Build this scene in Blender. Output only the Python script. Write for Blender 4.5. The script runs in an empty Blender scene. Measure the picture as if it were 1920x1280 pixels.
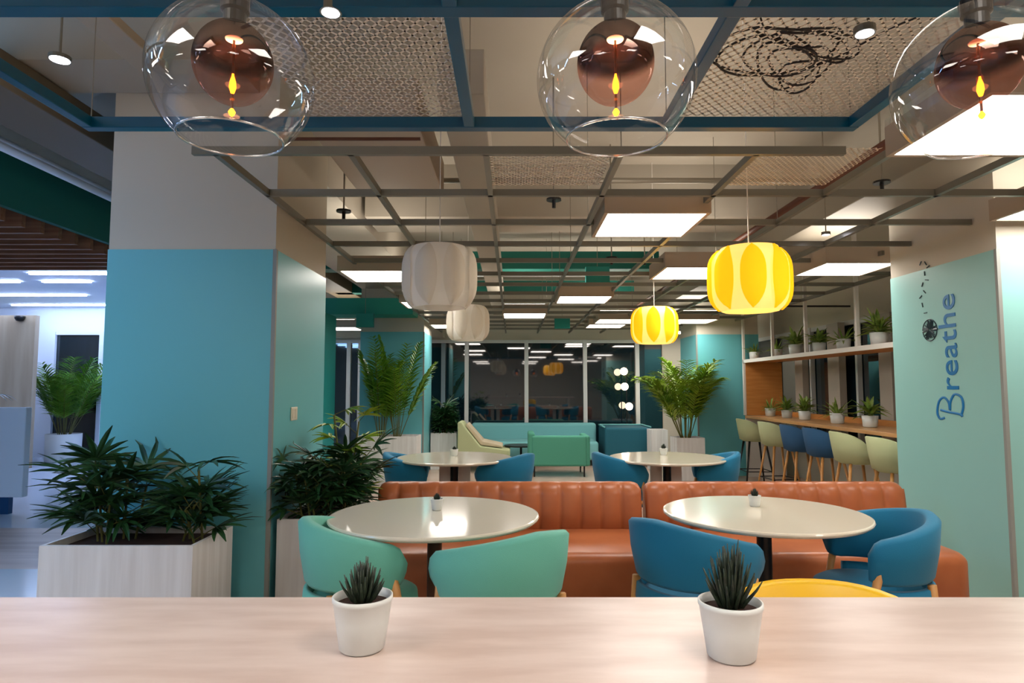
import bpy, math, random
from mathutils import Vector, Matrix
R = math.radians
C = bpy.context.scene.collection
S = bpy.context.scene

# ------------------------------------------------------------------ camera, world, exposure
F = 1200.0; TH = math.atan(86 / 1200); H = 1.355
cam = bpy.data.objects.new('camera', bpy.data.cameras.new('camera'))
C.objects.link(cam); S.camera = cam
cam.location = (0, 0, H); cam.rotation_euler = (R(90) + TH, 0, 0)
cam.data.sensor_width = 36; cam.data.lens = F / 1920 * 36; cam.data.clip_start = .02
w = bpy.data.worlds.new('world'); S.world = w; w.use_nodes = True
w.node_tree.nodes['Background'].inputs[0].default_value = (.35, .42, .5, 1)
w.node_tree.nodes['Background'].inputs[1].default_value = .12
S.view_settings.view_transform = 'Standard'; S.view_settings.look = 'None'
S.view_settings.exposure = 1.0; S.view_settings.gamma = 1; S.view_settings.use_curve_mapping = False

PANEL = 9.0      # ceiling panel emission, downwards
SLAB_FILL = 4.8    # upward glow added on top of the fixtures to brighten the slab

# ------------------------------------------------------------------ materials
def lin(c): return tuple(((v / 255) / 12.92 if v / 255 <= .04045 else ((v / 255 + .055) / 1.055) ** 2.4) for v in c) + (1,)
MATS = {}
def mat(name, col, rough=.5, metal=0, spec=.5, emit=None, es=0, noise=None, bump=0, bscale=50, coat=0, alpha=None, trans=0, ior=1.45, sheen=0):
    m = bpy.data.materials.new(name); m.use_nodes = True; nt = m.node_tree; b = nt.nodes['Principled BSDF']
    b.inputs['Base Color'].default_value = lin(col); b.inputs['Roughness'].default_value = rough
    b.inputs['Metallic'].default_value = metal; b.inputs['Specular IOR Level'].default_value = spec
    b.inputs['Coat Weight'].default_value = coat; b.inputs['Coat Roughness'].default_value = .05
    b.inputs['Transmission Weight'].default_value = trans; b.inputs['IOR'].default_value = ior
    b.inputs['Sheen Weight'].default_value = sheen
    if emit: b.inputs['Emission Color'].default_value = lin(emit); b.inputs['Emission Strength'].default_value = es
    tc = nt.nodes.new('ShaderNodeTexCoord')
    if noise:   # (second colour, scale xyz, mix)
        c2, sc, amt = noise
        mp = nt.nodes.new('ShaderNodeMapping'); mp.inputs['Scale'].default_value = sc
        n = nt.nodes.new('ShaderNodeTexNoise'); n.inputs['Scale'].default_value = 1; n.inputs['Detail'].default_value = 4
        rp = nt.nodes.new('ShaderNodeValToRGB'); rp.color_ramp.elements[0].position = .5 - amt; rp.color_ramp.elements[1].position = .5 + amt
        rp.color_ramp.elements[0].color = lin(col); rp.color_ramp.elements[1].color = lin(c2)
        nt.links.new(tc.outputs['Object'], mp.inputs[0]); nt.links.new(mp.outputs[0], n.inputs[0])
        nt.links.new(n.outputs[0], rp.inputs[0]); nt.links.new(rp.outputs[0], b.inputs['Base Color'])
    if bump:
        n = nt.nodes.new('ShaderNodeTexNoise'); n.inputs['Scale'].default_value = bscale
        bp = nt.nodes.new('ShaderNodeBump'); bp.inputs['Strength'].default_value = bump; bp.inputs['Distance'].default_value = .002
        nt.links.new(tc.outputs['Object'], n.inputs[0]); nt.links.new(n.outputs[0], bp.inputs['Height']); nt.links.new(bp.outputs[0], b.inputs['Normal'])
    MATS[name] = m; return m

def glass_mat(name, tint, lo=.05, hi=.8, tint2=None, z0=0, z1=1):
    m = bpy.data.materials.new(name); m.use_nodes = True; nt = m.node_tree; nt.nodes.clear()
    out = nt.nodes.new('ShaderNodeOutputMaterial'); mx = nt.nodes.new('ShaderNodeMixShader')
    t = nt.nodes.new('ShaderNodeBsdfTransparent'); g = nt.nodes.new('ShaderNodeBsdfGlossy'); g.inputs['Roughness'].default_value = .02
    t.inputs[0].default_value = lin(tint)
    lw = nt.nodes.new('ShaderNodeLayerWeight'); lw.inputs[0].default_value = .18
    mr = nt.nodes.new('ShaderNodeMapRange'); mr.inputs[3].default_value = lo; mr.inputs[4].default_value = hi
    nt.links.new(lw.outputs['Facing'], mr.inputs[0])
    nt.links.new(mr.outputs[0], mx.inputs[0]); nt.links.new(t.outputs[0], mx.inputs[1]); nt.links.new(g.outputs[0], mx.inputs[2])
    if tint2:
        tc = nt.nodes.new('ShaderNodeTexCoord'); sp = nt.nodes.new('ShaderNodeSeparateXYZ')
        m2 = nt.nodes.new('ShaderNodeMapRange'); m2.inputs[1].default_value = z0; m2.inputs[2].default_value = z1; m2.interpolation_type = 'SMOOTHSTEP'
        mc = nt.nodes.new('ShaderNodeMix'); mc.data_type = 'RGBA'; mc.inputs[6].default_value = lin(tint); mc.inputs[7].default_value = lin(tint2)
        nt.links.new(tc.outputs['Object'], sp.inputs[0]); nt.links.new(sp.outputs[2], m2.inputs[0]); nt.links.new(m2.outputs[0], mc.inputs[0]); nt.links.new(mc.outputs[2], t.inputs[0])
        ad = nt.nodes.new('ShaderNodeMath'); ad.operation = 'MULTIPLY_ADD'; ad.inputs[1].default_value = .22
        nt.links.new(m2.outputs[0], ad.inputs[0]); nt.links.new(mr.outputs[0], ad.inputs[2]); nt.links.new(ad.outputs[0], mx.inputs[0])
        g.inputs[0].default_value = lin((225, 185, 170))
    nt.links.new(mx.outputs[0], out.inputs[0]); MATS[name] = m; return m

def emis(name, col, st):
    m = bpy.data.materials.new(name); m.use_nodes = True; nt = m.node_tree; nt.nodes.clear()
    out = nt.nodes.new('ShaderNodeOutputMaterial'); e = nt.nodes.new('ShaderNodeEmission')
    e.inputs[0].default_value = lin(col); e.inputs[1].default_value = st; nt.links.new(e.outputs[0], out.inputs[0]); MATS[name] = m; return m

def shade_mat(name, col, emit, es, tr=.35):
    m = bpy.data.materials.new(name); m.use_nodes = True; nt = m.node_tree; nt.nodes.clear()
    out = nt.nodes.new('ShaderNodeOutputMaterial'); d = nt.nodes.new('ShaderNodeBsdfDiffuse'); t = nt.nodes.new('ShaderNodeBsdfTranslucent')
    d.inputs[0].default_value = lin(col); t.inputs[0].default_value = lin(emit)
    mx = nt.nodes.new('ShaderNodeMixShader'); mx.inputs[0].default_value = tr
    nt.links.new(d.outputs[0], mx.inputs[1]); nt.links.new(t.outputs[0], mx.inputs[2])
    e = nt.nodes.new('ShaderNodeEmission'); e.inputs[0].default_value = lin(emit); e.inputs[1].default_value = es
    a = nt.nodes.new('ShaderNodeAddShader'); nt.links.new(mx.outputs[0], a.inputs[0]); nt.links.new(e.outputs[0], a.inputs[1])
    nt.links.new(a.outputs[0], out.inputs[0]); MATS[name] = m; return m

slab = mat('painted concrete', (178, 170, 156), .9, noise=((164, 155, 140), (.6, .6, .6), .2))
plaster = mat('plaster', (194, 187, 172), .8)
teal = mat('teal wall paint', (104, 182, 190), .38, spec=.4)
teal_lit = mat('brightly lit teal wall paint', (140, 192, 188), .42, spec=.4)  # same teal made paler for the bright light on the right column
tealdk = mat('deep teal wall paint', (34, 140, 140), .5)
green = mat('green paint', (16, 105, 92), .6)
framet = mat('teal blue powder coated steel', (0, 80, 112), .3, spec=.5)
gridm = mat('grey metal', (122, 120, 110), .35, metal=.35)
gridd = mat('galvanised steel', (140, 132, 118), .45, metal=.3)
meshm = mat('expanded metal', (225, 216, 200), .5)
housing = mat('light housing', (172, 156, 138), .6)
diffuser = emis('lit diffuser', (255, 246, 236), PANEL)
upglow = emis('slab fill glow', (255, 244, 230), SLAB_FILL)
ledcool = emis('cool light strip', (196, 214, 255), 22)
ledfill = emis('added cool fill strip', (150, 200, 255), 15)
spotm = emis('lit spot lamp', (240, 238, 255), 14)
white = mat('white laminate', (225, 220, 212), .35)
tabletop = mat('glossy cream laminate', (224, 218, 200), .12, spec=.6, coat=.3)
counterm = mat('pale pink washed wood', (208, 190, 181), .3, noise=((192, 171, 161), (5, 22, 3), .14), spec=.5)
ptray = mat('planter laminate', (226, 226, 226), .5, noise=((206, 204, 202), (22, 22, 1.2), .2))
potw = mat('white ceramic', (214, 218, 216), .32, spec=.5)
soil = mat('soil', (52, 30, 24), .95, bump=1, bscale=250)
leafd = mat('dark green leaf', (22, 52, 30), .38, noise=((44, 84, 44), (9, 9, 9), .12), spec=.5)
leafp = mat('palm leaf', (66, 124, 26), .45, noise=((120, 164, 40), (4, 4, 4), .12))
leafr = mat('lime leaf', (96, 140, 30), .45, noise=((150, 176, 50), (4, 4, 4), .12))
leafs = mat('small plant leaf', (92, 124, 46), .5, noise=((140, 164, 72), (14, 14, 14), .12))
leafx = mat('succulent leaf', (24, 34, 26), .4, noise=((50, 62, 46), (90, 90, 90), .1))
stemm = mat('cane', (98, 96, 44), .6)
leather = mat('tan leather', (176, 104, 64), .34, noise=((158, 88, 52), (5, 5, 5), .2), spec=.4)
leathers = mat('brown leather base', (140, 78, 54), .4)
blue = mat('blue fabric', (0, 110, 148), .75, sheen=.1, bump=.3, bscale=400)
mint = mat('mint fabric', (104, 186, 168), .7, sheen=.1, bump=.3, bscale=400)
greenf = mat('green fabric', (72, 146, 124), .8, bump=.3, bscale=300)
aquaf = mat('pale aqua fabric', (110, 172, 176), .8)
tealf = mat('dark teal fabric', (20, 86, 104), .8)
sagef = mat('sage fabric', (176, 184, 142), .8)
navy = mat('navy blue fabric', (38, 82, 122), .8)
yellow = mat('yellow shell', (236, 186, 8), .4)
oak = mat('light oak', (206, 152, 90), .45, noise=((186, 130, 72), (30, 30, 4), .2))
oakp = mat('orange oak panel', (206, 142, 76), .45, noise=((190, 124, 62), (3, 3, 30), .2))
ctop = mat('oak counter', (214, 166, 112), .35, noise=((198, 146, 92), (20, 3, 20), .2))
brown = mat('brown steel', (92, 52, 34), .4)
black = mat('black metal', (16, 15, 16), .35, spec=.5)
slat = mat('walnut slat', (160, 108, 76), .55, noise=((132, 84, 56), (2, 30, 30), .2))
woodwall = mat('pale wood panel', (176, 158, 132), .5, noise=((158, 138, 112), (8, 8, .6), .2))
pane = mat('night window glass', (12, 32, 42), .03, ior=2.0, spec=.5)
mull = mat('pale aluminium', (204, 208, 208), .35, metal=.1)
trimm = mat('dull grey trim', (138, 142, 138), .5)
mullg = mat('grey blind', (172, 164, 152), .6)
coolwhite = mat('cool white paint', (222, 230, 242), .6)
letter = mat('blue letters', (0, 110, 172), .4)
letterd = mat('dark slate letters', (34, 62, 70), .5)
glass = glass_mat('clear glass', (250, 250, 250), .05, .55)
glassrim = glass_mat('glass rim', (250, 250, 250), .45, .9)
smoke = glass_mat('smoked mirrored glass', (250, 218, 208), .02, .25, (60, 30, 24), -.006, .018)
filament_and_glint = emis('orange filament', (255, 130, 20), 7)
hot = emis('bulb face', (255, 190, 140), 9)
shadew = shade_mat('white shade', (246, 243, 236), (255, 250, 240), .0, .42)
shadey = shade_mat('yellow shade', (250, 226, 164), (255, 218, 130), .20, .4)
shadey2 = shade_mat('yellow shade overlap', (246, 196, 40), (255, 206, 30), .20, .4)
shadew2 = shade_mat('white shade overlap', (222, 216, 204), (255, 248, 236), .0, .4)
warmglobe = emis('warm globe', (255, 225, 190), 6)
signg = mat('teal board', (26, 130, 122), .6)
plug = mat('switch plate', (216, 208, 190), .4)
cablem = mat('dark cable', (40, 34, 32), .6)

# floor: one mesh, three finishes
fl_warm = mat('beige floor tile', (196, 172, 156), .22, noise=((182, 156, 138), (1.5, 1.5, 1.5), .2))
fl_cool = mat('white glossy floor', (196, 208, 222), .14)
fl_wood = mat('grey wood plank floor', (176, 156, 144), .4, noise=((150, 128, 116), (.8, 9, 1), .15))

# ------------------------------------------------------------------ mesh builder
class MB:
    def __init__(s): s.v = []; s.f = []; s.m = []; s.mi = 0
    def add(s, vs, fs):
        o = len(s.v); s.v += [tuple(v) for v in vs]
        for f in fs: s.f.append(tuple(i + o for i in f)); s.m.append(s.mi)
    def box(s, x0, x1, y0, y1, z0, z1):
        s.add([(x, y, z) for z in (z0, z1) for y in (y0, y1) for x in (x0, x1)],
              [(0, 2, 3, 1), (4, 5, 7, 6), (0, 1, 5, 4), (2, 6, 7, 3), (0, 4, 6, 2), (1, 3, 7, 5)])
        return s
    def tube(s, pts, r, n=8, r2=None, cap=True, closed=False):
        pts = [Vector(p) for p in pts]; N = len(pts); vs = []; fs = []
        up = None
        for i, p in enumerate(pts):
            if closed: d = pts[(i + 1) % N] - pts[i - 1]
            else: d = pts[min(i + 1, N - 1)] - pts[max(i - 1, 0)]
            d.normalize()
            if up is None: up = Vector((0, 0, 1)) if abs(d.z) < .9 else Vector((1, 0, 0))
            a = d.cross(up); a = a.normalized() if a.length > 1e-5 else Vector((1, 0, 0)); b = a.cross(d).normalized(); up = b
            rr = r if r2 is None else r + (r2 - r) * i / max(1, N - 1)
            for k in range(n):
                t = 2 * math.pi * k / n; vs.append(p + a * math.cos(t) * rr + b * math.sin(t) * rr)
        for i in range(N if closed else N - 1):
            j = (i + 1) % N
            for k in range(n): fs.append((i * n + k, i * n + (k + 1) % n, j * n + (k + 1) % n, j * n + k))
        if cap and not closed: fs.append(tuple(range(n))[::-1]); fs.append(tuple((N - 1) * n + k for k in range(n)))
        s.add(vs, fs); return s
    def lathe(s, prof, n=32, c=(0, 0, 0), cap=False, a0=0, a1=2 * math.pi, sx=1, sy=1):
        full = abs(a1 - a0 - 2 * math.pi) < 1e-6; m = n if full else n + 1; vs = []; fs = []
        for (r, z) in prof:
            for k in range(m):
                t = a0 + (a1 - a0) * k / n; vs.append((c[0] + r * math.cos(t) * sx, c[1] + r * math.sin(t) * sy, c[2] + z))
        for i in range(len(prof) - 1):
            for k in range(n):
                k2 = (k + 1) % m; fs.append((i * m + k, i * m + k2, (i + 1) * m + k2, (i + 1) * m + k))
        if cap: fs.append(tuple(range(m))[::-1]); fs.append(tuple((len(prof) - 1) * m + k for k in range(m)))
        s.add(vs, fs); return s
    def loft(s, rings, closed_ring=True, caps=True):
        n = len(rings[0]); vs = [p for r in rings for p in r]; fs = []
        for i in range(len(rings) - 1):
            for k in range(n if closed_ring else n - 1):
                k2 = (k + 1) % n; fs.append((i * n + k, i * n + k2, (i + 1) * n + k2, (i + 1) * n + k))
        if caps and closed_ring: fs.append(tuple(range(n))[::-1]); fs.append(tuple((len(rings) - 1) * n + k for k in range(n)))
        s.add(vs, fs); return s
    def blade(s, p, d, up, L, W, bend=.3, n=5, tip=.08, shape=None):
        p = Vector(p); d = Vector(d).normalized(); side = d.cross(Vector(up)); side = side.normalized() if side.length > 1e-4 else Vector((1, 0, 0))
        nrm = side.cross(d); vs = []; fs = []; cur = p.copy(); dd = d.copy(); st = L / n
        for i in range(n + 1):
            t = i / n; wd = W * (math.sin(math.pi * (.12 + .88 * t)) ** .7 if i < n else tip)
            if shape == 'spike': wd = W * (1 - t) + .0008
            vs += [cur - side * wd / 2 + nrm * wd * .12, cur - nrm * wd * .12, cur + side * wd / 2 + nrm * wd * .12]
            dd = (dd + Vector((0, 0, -1)) * bend / n).normalized(); cur = cur + dd * st
        for i in range(n):
            a = i * 3; fs += [(a, a + 1, a + 4, a + 3), (a + 1, a + 2, a + 5, a + 4)]
        s.add(vs, fs); return s
    def build(s, name, m, parent=None, smooth=False, bevel=0, seg=2, loc=None, rot=None, subsurf=0, solid=0):
        me = bpy.data.meshes.new(name); me.from_pydata(s.v, [], s.f)
        ms = m if isinstance(m, (list, tuple)) else [m]
        for q in ms: me.materials.append(q)
        if len(ms) > 1:
            for p, i in zip(me.polygons, s.m): p.material_index = i
        if smooth:
            for p in me.polygons: p.use_smooth = True
        me.update()
        o = bpy.data.objects.new(name, me); C.objects.link(o)
        if parent: o.parent = parent
        if loc: o.location = loc
        if rot: o.rotation_euler = rot
        if solid:
            b = o.modifiers.new('solid', 'SOLIDIFY'); b.thickness = solid; b.offset = 0
        if bevel:
            b = o.modifiers.new('bevel', 'BEVEL'); b.width = bevel; b.segments = seg; b.limit_method = 'ANGLE'; b.angle_limit = R(40)
        if subsurf:
            b = o.modifiers.new('sub', 'SUBSURF'); b.levels = subsurf; b.render_levels = subsurf
        return o
def tag(o, label, cat, group=None, kind=None):
    o['label'] = label; o['category'] = cat
    if group: o['group'] = group
    if kind: o['kind'] = kind
    return o
def thing(name, label, cat, loc=(0, 0, 0), rz=0, group=None):
    o = bpy.data.objects.new(name, None); C.objects.link(o); o.location = loc; o.rotation_euler = (0, 0, rz); o.empty_display_size = .1
    return tag(o, label, cat, group)
def struct(o): o['kind'] = 'structure'; return o
def dup(o, loc=None, rz=None, label=None, parent=None):
    c = o.copy(); C.objects.link(c)
    if parent is not None: c.parent = parent
    if loc is not None: c.location = loc
    if rz is not None: c.rotation_euler = (0, 0, rz)
    if label: c['label'] = label
    for ch in list(o.children): dup(ch, parent=c)
    return c
def box(x0, x1, y0, y1, z0, z1): return MB().box(x0, x1, y0, y1, z0, z1)

# ------------------------------------------------------------------ room shell
b = MB()
b.box(-2.9, 4.6, -4, 12.6, -.1, 0); b.mi = 1
b.box(-11, -2.9, 6.3, 12.9, -.1, 0); b.mi = 2
b.box(-11, -2.9, 4.9, 6.3, -.1, 0); b.mi = 1
b.box(-11, -2.9, -4, 4.9, -.1, 0)
struct(b.build('floor', [fl_warm, fl_cool, fl_wood]))
struct(box(-4.5, 4.7, -4, 12.7, 3.45, 3.6).build('ceiling', slab))
struct(box(-11, -4.5, -4, 13, 3.45, 3.6).build('ceiling', mat('dark void paint', (70, 74, 72), .9)))
struct(box(-11, -4.4, 7.9, 12.8, 2.92, 3.0).build('ceiling', coolwhite))
# far wall with openings for the glazing
ZW = 2.27
b = MB(); b.box(-4.6, 4.7, 12.35, 12.6, ZW, 3.45); b.box(2.9, 4.7, 12.35, 12.6, 0, ZW); b.box(-4.6, -3.6, 12.35, 12.6, 0, ZW)
struct(b.build('wall_back', plaster))
b = MB(); b.box(4.35, 4.6, 3.0, 12.4, 2.22, 3.45); b.box(4.35, 4.6, -4, 5.0, 0, 2.22); b.box(4.35, 4.6, 5.0, 12.4, 0, .55); b.box(4.35, 4.6, -4, 3, 2.22, 3.45)
struct(b.build('wall_right', plaster))
struct(box(-11, 4.6, -4.2, -4, 0, 3.45).build('wall_front', plaster))
struct(box(-11.2, -11, -4, 13, 0, 3.45).build('wall_left', coolwhite))
b = MB(); b.box(-11, -9.08, 12.6, 12.8, 0, 2.95); b.box(-9.08, -8.05, 12.6, 12.8, 2.45, 2.95); b.box(-8.05, -4.6, 12.6, 12.8, 0, 2.95)
struct(b.build('wall_reception', coolwhite))
struct(box(-4.75, -4.6, 9.6, 12.6, 0, 2.92).build('wall_partition', coolwhite))
struct(box(-11, -8.12, 10.85, 10.95, 0, 2.58).build('wall_wood_panel', woodwall))
# short deep teal return wall between the columns
struct(box(-2.66, -2.51, 5.2, 9.1, 0, 2.36).build('wall_teal_return', tealdk))

def window(n, x0, x1, y, z0, z1, mulls, along='x', wm=.045, m=mull):
    """glazing: frame mesh with pane and mullion children"""
    fr = MB()
    def bx(a0, a1, b0, b1, c0, c1):
        return (a0, a1, b0, b1, c0, c1) if along == 'x' else (b0, b1, a0, a1, c0, c1)
    fr.box(*bx(x0, x1, y - .03, y + .05, z1 - .06, z1)); fr.box(*bx(x0, x1, y - .03, y + .05, z0, z0 + .06))
    o = struct(fr.build('window_%d' % n, m))
    box(*bx(x0, x1, y + .02, y + .03, z0 + .05, z1 - .05)).build('pane', pane, o)
    for a in mulls: box(*bx(a - wm / 2, a + wm / 2, y - .05, y + .01, z0, z1)).build('mullion', m, o)
    return o
window(1, -3.6, 2.9, 12.37, .0, ZW, [-3.15, -2.93, -.874, .278, 1.408, 2.416], 'x', .075)
# ventilating dark sash inside the first bay
struct(box(-1.36, -1.28, 12.28, 12.33, 0, 2.2).build('trim_1', mat('blue grey metal', (110, 130, 140), .4)))
window(2, 5.0, 12.2, 4.38, .55, 2.22, [6.0, 7.0, 8.05, 9.3, 10.6], 'y', .05)
k = 2
for (a, b_) in ((9.35, 9.6), (8.3, 8.6), (7.15, 7.4), (6.3, 6.55)):
    struct(box(4.24, 4.33, a, b_, .6, 2.2).build('trim_%d' % k, mullg)); k += 1
window(3, -9.08, -8.05, 12.62, 0, 2.45, [-9.04, -8.09], 'x', .08, coolwhite)

# columns: one mesh each, painted teal below, plaster above
def column(name, x0, x1, y0, y1, zp, low, top=3.45):
    o = struct(box(x0, x1, y0, y1, zp, top).build(name, plaster))
    struct(box(x0 - .004, x1 + .004, y0 - .004, y1 + .004, 0, zp).build('paint_band', low, o))
    xc = x0 if x0 > 0 else x1
    box(xc - .011, xc + .011, y0 - .011, y0 + .011, 0, zp).build('corner_trim', trimm, o)
    return o
column('wall_column_left', -2.36, -1.384, 3.7, 4.7, 2.16, teal)
column('wall_column_left', -2.36, -1.375, 9.96, 10.9, 2.22, teal)
column('wall_column_right', 2.93, 4.3, 3.82, 4.9, 2.19, teal_lit)
column('wall_column_right', 2.88, 3.84, 9.96, 10.9, 2.18, teal)
# green bulkheads
struct(box(-2.9, 2.0, 8.6, 8.9, 2.96, 3.2).build('trim_6', green))
struct(box(-3.4, -1.45, 9.3, 9.8, 2.42, 2.66).build('trim_7', mat('teal bulkhead paint', (30, 140, 120), .6)))
struct(box(-2.9, 2.0, 10.4, 10.6, 2.9, 3.1).build('trim_8', green))
struct(box(-4.39, -4.33, 3.0, 9.6, 2.9, 3.42).build('trim_9', green))
struct(box(-4.6, -1.3, 12.0, 12.36, 2.3, 2.75).build('trim_10', plaster))
# dropped plaster beams above the grid
struct(box(-1.38, 2.9, 5.9, 6.5, 2.95, 3.45).build('ceiling_beam', slab))
struct(box(-2.36, -1.42, 4.7, 12.3, 2.9, 3.45).build('ceiling_beam', slab))
struct(box(-4.3, -1.5, 3.3, 3.69, 3.1, 3.45).build('ceiling_beam', slab))

# ------------------------------------------------------------------ ceiling services
t = thing('ceiling_grid', 'grey open metal ceiling grid of square cells hung above the dining area', 'ceiling grid', (0, 0, 2.385))
ys = [2.78 + .615 * i for i in range(15)]
for i in range(9):
    x = -1.32 + .602 * i
    y1 = 12.2
    if i >= 7: box(x - .012, x + .012, 4.93 if x > 2.85 else 2.78, y1, 0, .035).build('runner', gridm, t)
    else: box(x - .013, x + .013, 2.78, y1, 0, .035).build('runner', gridm, t)
for i, y in enumerate(ys):
    x1 = 1.48 if i == 0 else 4.2 if y < 3.8 else (2.92 if y < 4.95 or 9.9 < y < 11 else 3.5)
    box(-1.42 if i == 0 else -1.33, x1, y - .013, y + .013, 0, .036).build('cross_bar', gridm, t)

def zigmesh(x0, x1, y0, y1, z, cell=.022, w=.0115):
    """expanded metal: zigzag strands, tilted ribbons"""
    mb = MB(); ny = int((y1 - y0) / (cell * .6)); nx = int((x1 - x0) / cell)
    for j in range(ny):
        yy = y0 + (j + .5) * (y1 - y0) / ny; amp = (y1 - y0) / ny * .5
        for i in range(nx * 2):
            xa = x0 + (x1 - x0) * i / (nx * 2); xb = x0 + (x1 - x0) * (i + 1) / (nx * 2)
            ya = yy + (amp if (i + j) % 2 else -amp); yb = yy + (-amp if (i + j) % 2 else amp)
            mb.add([(xa, ya - w / 2, z), (xb, yb - w / 2, z), (xb, yb + w / 2, z), (xa, ya + w / 2, z)], [(0, 1, 2, 3)])
    return mb
t = thing('ceiling_frame', 'teal blue steel frame hung over the bar, holding two wire mesh panels', 'ceiling frame', (0, 0, 2.385))
for (x0, x1, y0, y1) in ((-1.71, 1.38, 2.475, 2.52), (-2.6, 2.4, 1.668, 1.72)):
    box(x0, x1, y0, y1, 0, .045).build('cross_beam', framet, t, bevel=.003)
for x in (-1.69, -.17, .62, 1.36):
    box(x - .021, x + .021, .6, 2.475, 0.001, .044).build('side_beam', framet, t, bevel=.003)
zigmesh(-.80, -.192, 1.2, 2.475, .047, .036).build('mesh_panel', meshm, t)
zigmesh(.64, 1.34, 1.2, 2.475, .047, .036).build('mesh_panel', meshm, t)
for (x, y) in ((-1.69, 2.5), (1.36, 2.5), (-.17, 2.5), (.62, 2.5)):
    MB().tube([(x, y, .04), (x, y, 1.06)], .002, 5).build('hanger_wire', gridd, t)
o = zigmesh(-.11, .46, 2.8, 3.33, 2.425, .028).build('mesh_panel', meshm); tag(o, 'wire mesh tile lying in the grey grid left of the middle glass globe', 'mesh panel', 'mesh tiles in the grey grid')
o = zigmesh(1.09, 1.66, 2.8, 3.33, 2.425, .028).build('mesh_panel', meshm); tag(o, 'wire mesh tile in the grey grid beside the big panel light at right', 'mesh panel', 'mesh tiles in the grey grid')
# cable tangle lying on the right mesh panel
random.seed(5); mb = MB()
for (cx, cy, rx, ry, a) in ((.83, 2.03, .20, .13, .5), (.85, 2.05, .17, .12, .3), (.93, 2.10, .17, .09, 1.0), (.97, 2.08, .14, .10, .9), (.94, 1.94, .20, .06, .35), (.96, 1.96, .16, .05, .5), (.91, 2.0, .14, .16, .1), (1.0, 2.16, .12, .07, 1.2)):
    pts = []
    for i in range(40):
        q = 2 * math.pi * i / 40; x = rx * math.cos(q) * (1 + .06 * math.sin(3 * q)); y = ry * math.sin(q) * (1 + .08 * math.cos(2 * q))
        pts.append((cx + x * math.cos(a) - y * math.sin(a), cy + x * math.sin(a) + y * math.cos(a), 2.442 + .012 * math.sin(2 * q + cx * 30)))
    mb.tube(pts, .0042, 5, closed=True)
mb.tube([(1.02 + .03 * i, 2.12 - .05 * i + .02 * math.sin(i), 2.445) for i in range(9)], .0032, 5)
mb.tube([(.70, 1.7, 2.6), (.72, 1.8, 2.46), (.78, 1.9, 2.445), (.86, 1.96, 2.447), (.95, 1.98, 2.445)], .0032, 5)
tag(mb.build('cable_tangle', cablem, smooth=True), 'loose tangle of dark cable lying on the wire mesh above the bar', 'cable')

# panel lights
LP = [(.82, 3.83, 'square panel light in the grey grid, nearest above the two yellow drum lamps'),
      (-1.17, 5.62, 'panel light beside the left column, partly behind the nearer white drum lamp'),
      (1.55, 5.47, 'panel light just left of the nearer yellow drum lamp'),
      (2.77, 5.28, 'panel light right of the nearer yellow drum lamp, ahead of the lettered column'),
      (.80, 7.14, 'panel light halfway back, under the hanging teal board'),
      (.17, 8.75, 'small-looking panel light far back over the pale sofa'),
      (1.55, 9.50, 'far panel light left of the farther yellow drum lamp, nearer of two in line'),
      (1.5, 10.25, 'panel light far back, directly behind the one left of the farther yellow drum lamp'),
      (2.70, 9.50, 'panel light far back just right of the farther yellow drum lamp'),
      (3.12, 11.45, 'panel light farthest back at right, above the far right palm'),
      (-1.0, 7.60, 'panel light peeking out under the nearer white drum lamp'),
      (-1.0, 10.30, 'panel light far back left of the farther white drum lamp'),
      (-2.85, 10.70, 'panel light far back over the narrow blue window at left'),
      (1.89, 2.36, 'large bright panel light behind the right glass globe'),
      (3.12, 3.42, 'bright panel light cut by the right edge of the photo above the lettered column'),
      (-1.2, .3, 'added unseen fill panel light over the bar, left of the glass globes'), (.7, .3, 'added unseen fill panel light over the bar, above the middle glass globe'), (-1.2, -1.6, 'added unseen fill panel light behind the bar, left one of its row'), (.7, -1.6, 'added unseen fill panel light behind the bar, middle one of its row'), (2.6, -.2, 'added unseen fill panel light behind the right end of the bar'), (-2.9, .9, 'added unseen fill panel light left of the bar, toward reception'), (-3.2, -1.8, 'added unseen fill panel light farthest behind the bar at left'), (2.9, 1.0, 'added unseen fill panel light right of the bar, nearest the lettered column')]  # panels over, behind and beside the bar are unseen, added for fill light
proto = None
for (x, y, lb) in LP:
    if proto is None:
        proto = thing('ceiling_light', lb, 'ceiling light', (x, y, 2.34), 0, 'square panel lights in the ceiling')
        h = MB(); h.box(-.3, .3, -.3, .3, .006, .12)
        h.build('housing', housing, proto); f = MB()
        for q in ((-.3, .3, -.3, -.278), (-.3, .3, .278, .3), (-.3, -.278, -.278, .278), (.278, .3, -.278, .278)): f.box(*q, -.008, .006)
        f.build('rim', housing, proto)
        box(-.278, .278, -.278, .278, -.002, .004).build('diffuser', diffuser, proto)
        box(-.27, .27, -.27, .27, .121, .126).build('slab_fill_plate', upglow, proto)  # glowing top plate added to light the slab above
    else: dup(proto, (x, y, 2.34), label=lb or 'added unseen fill panel light behind the viewer')

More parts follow.
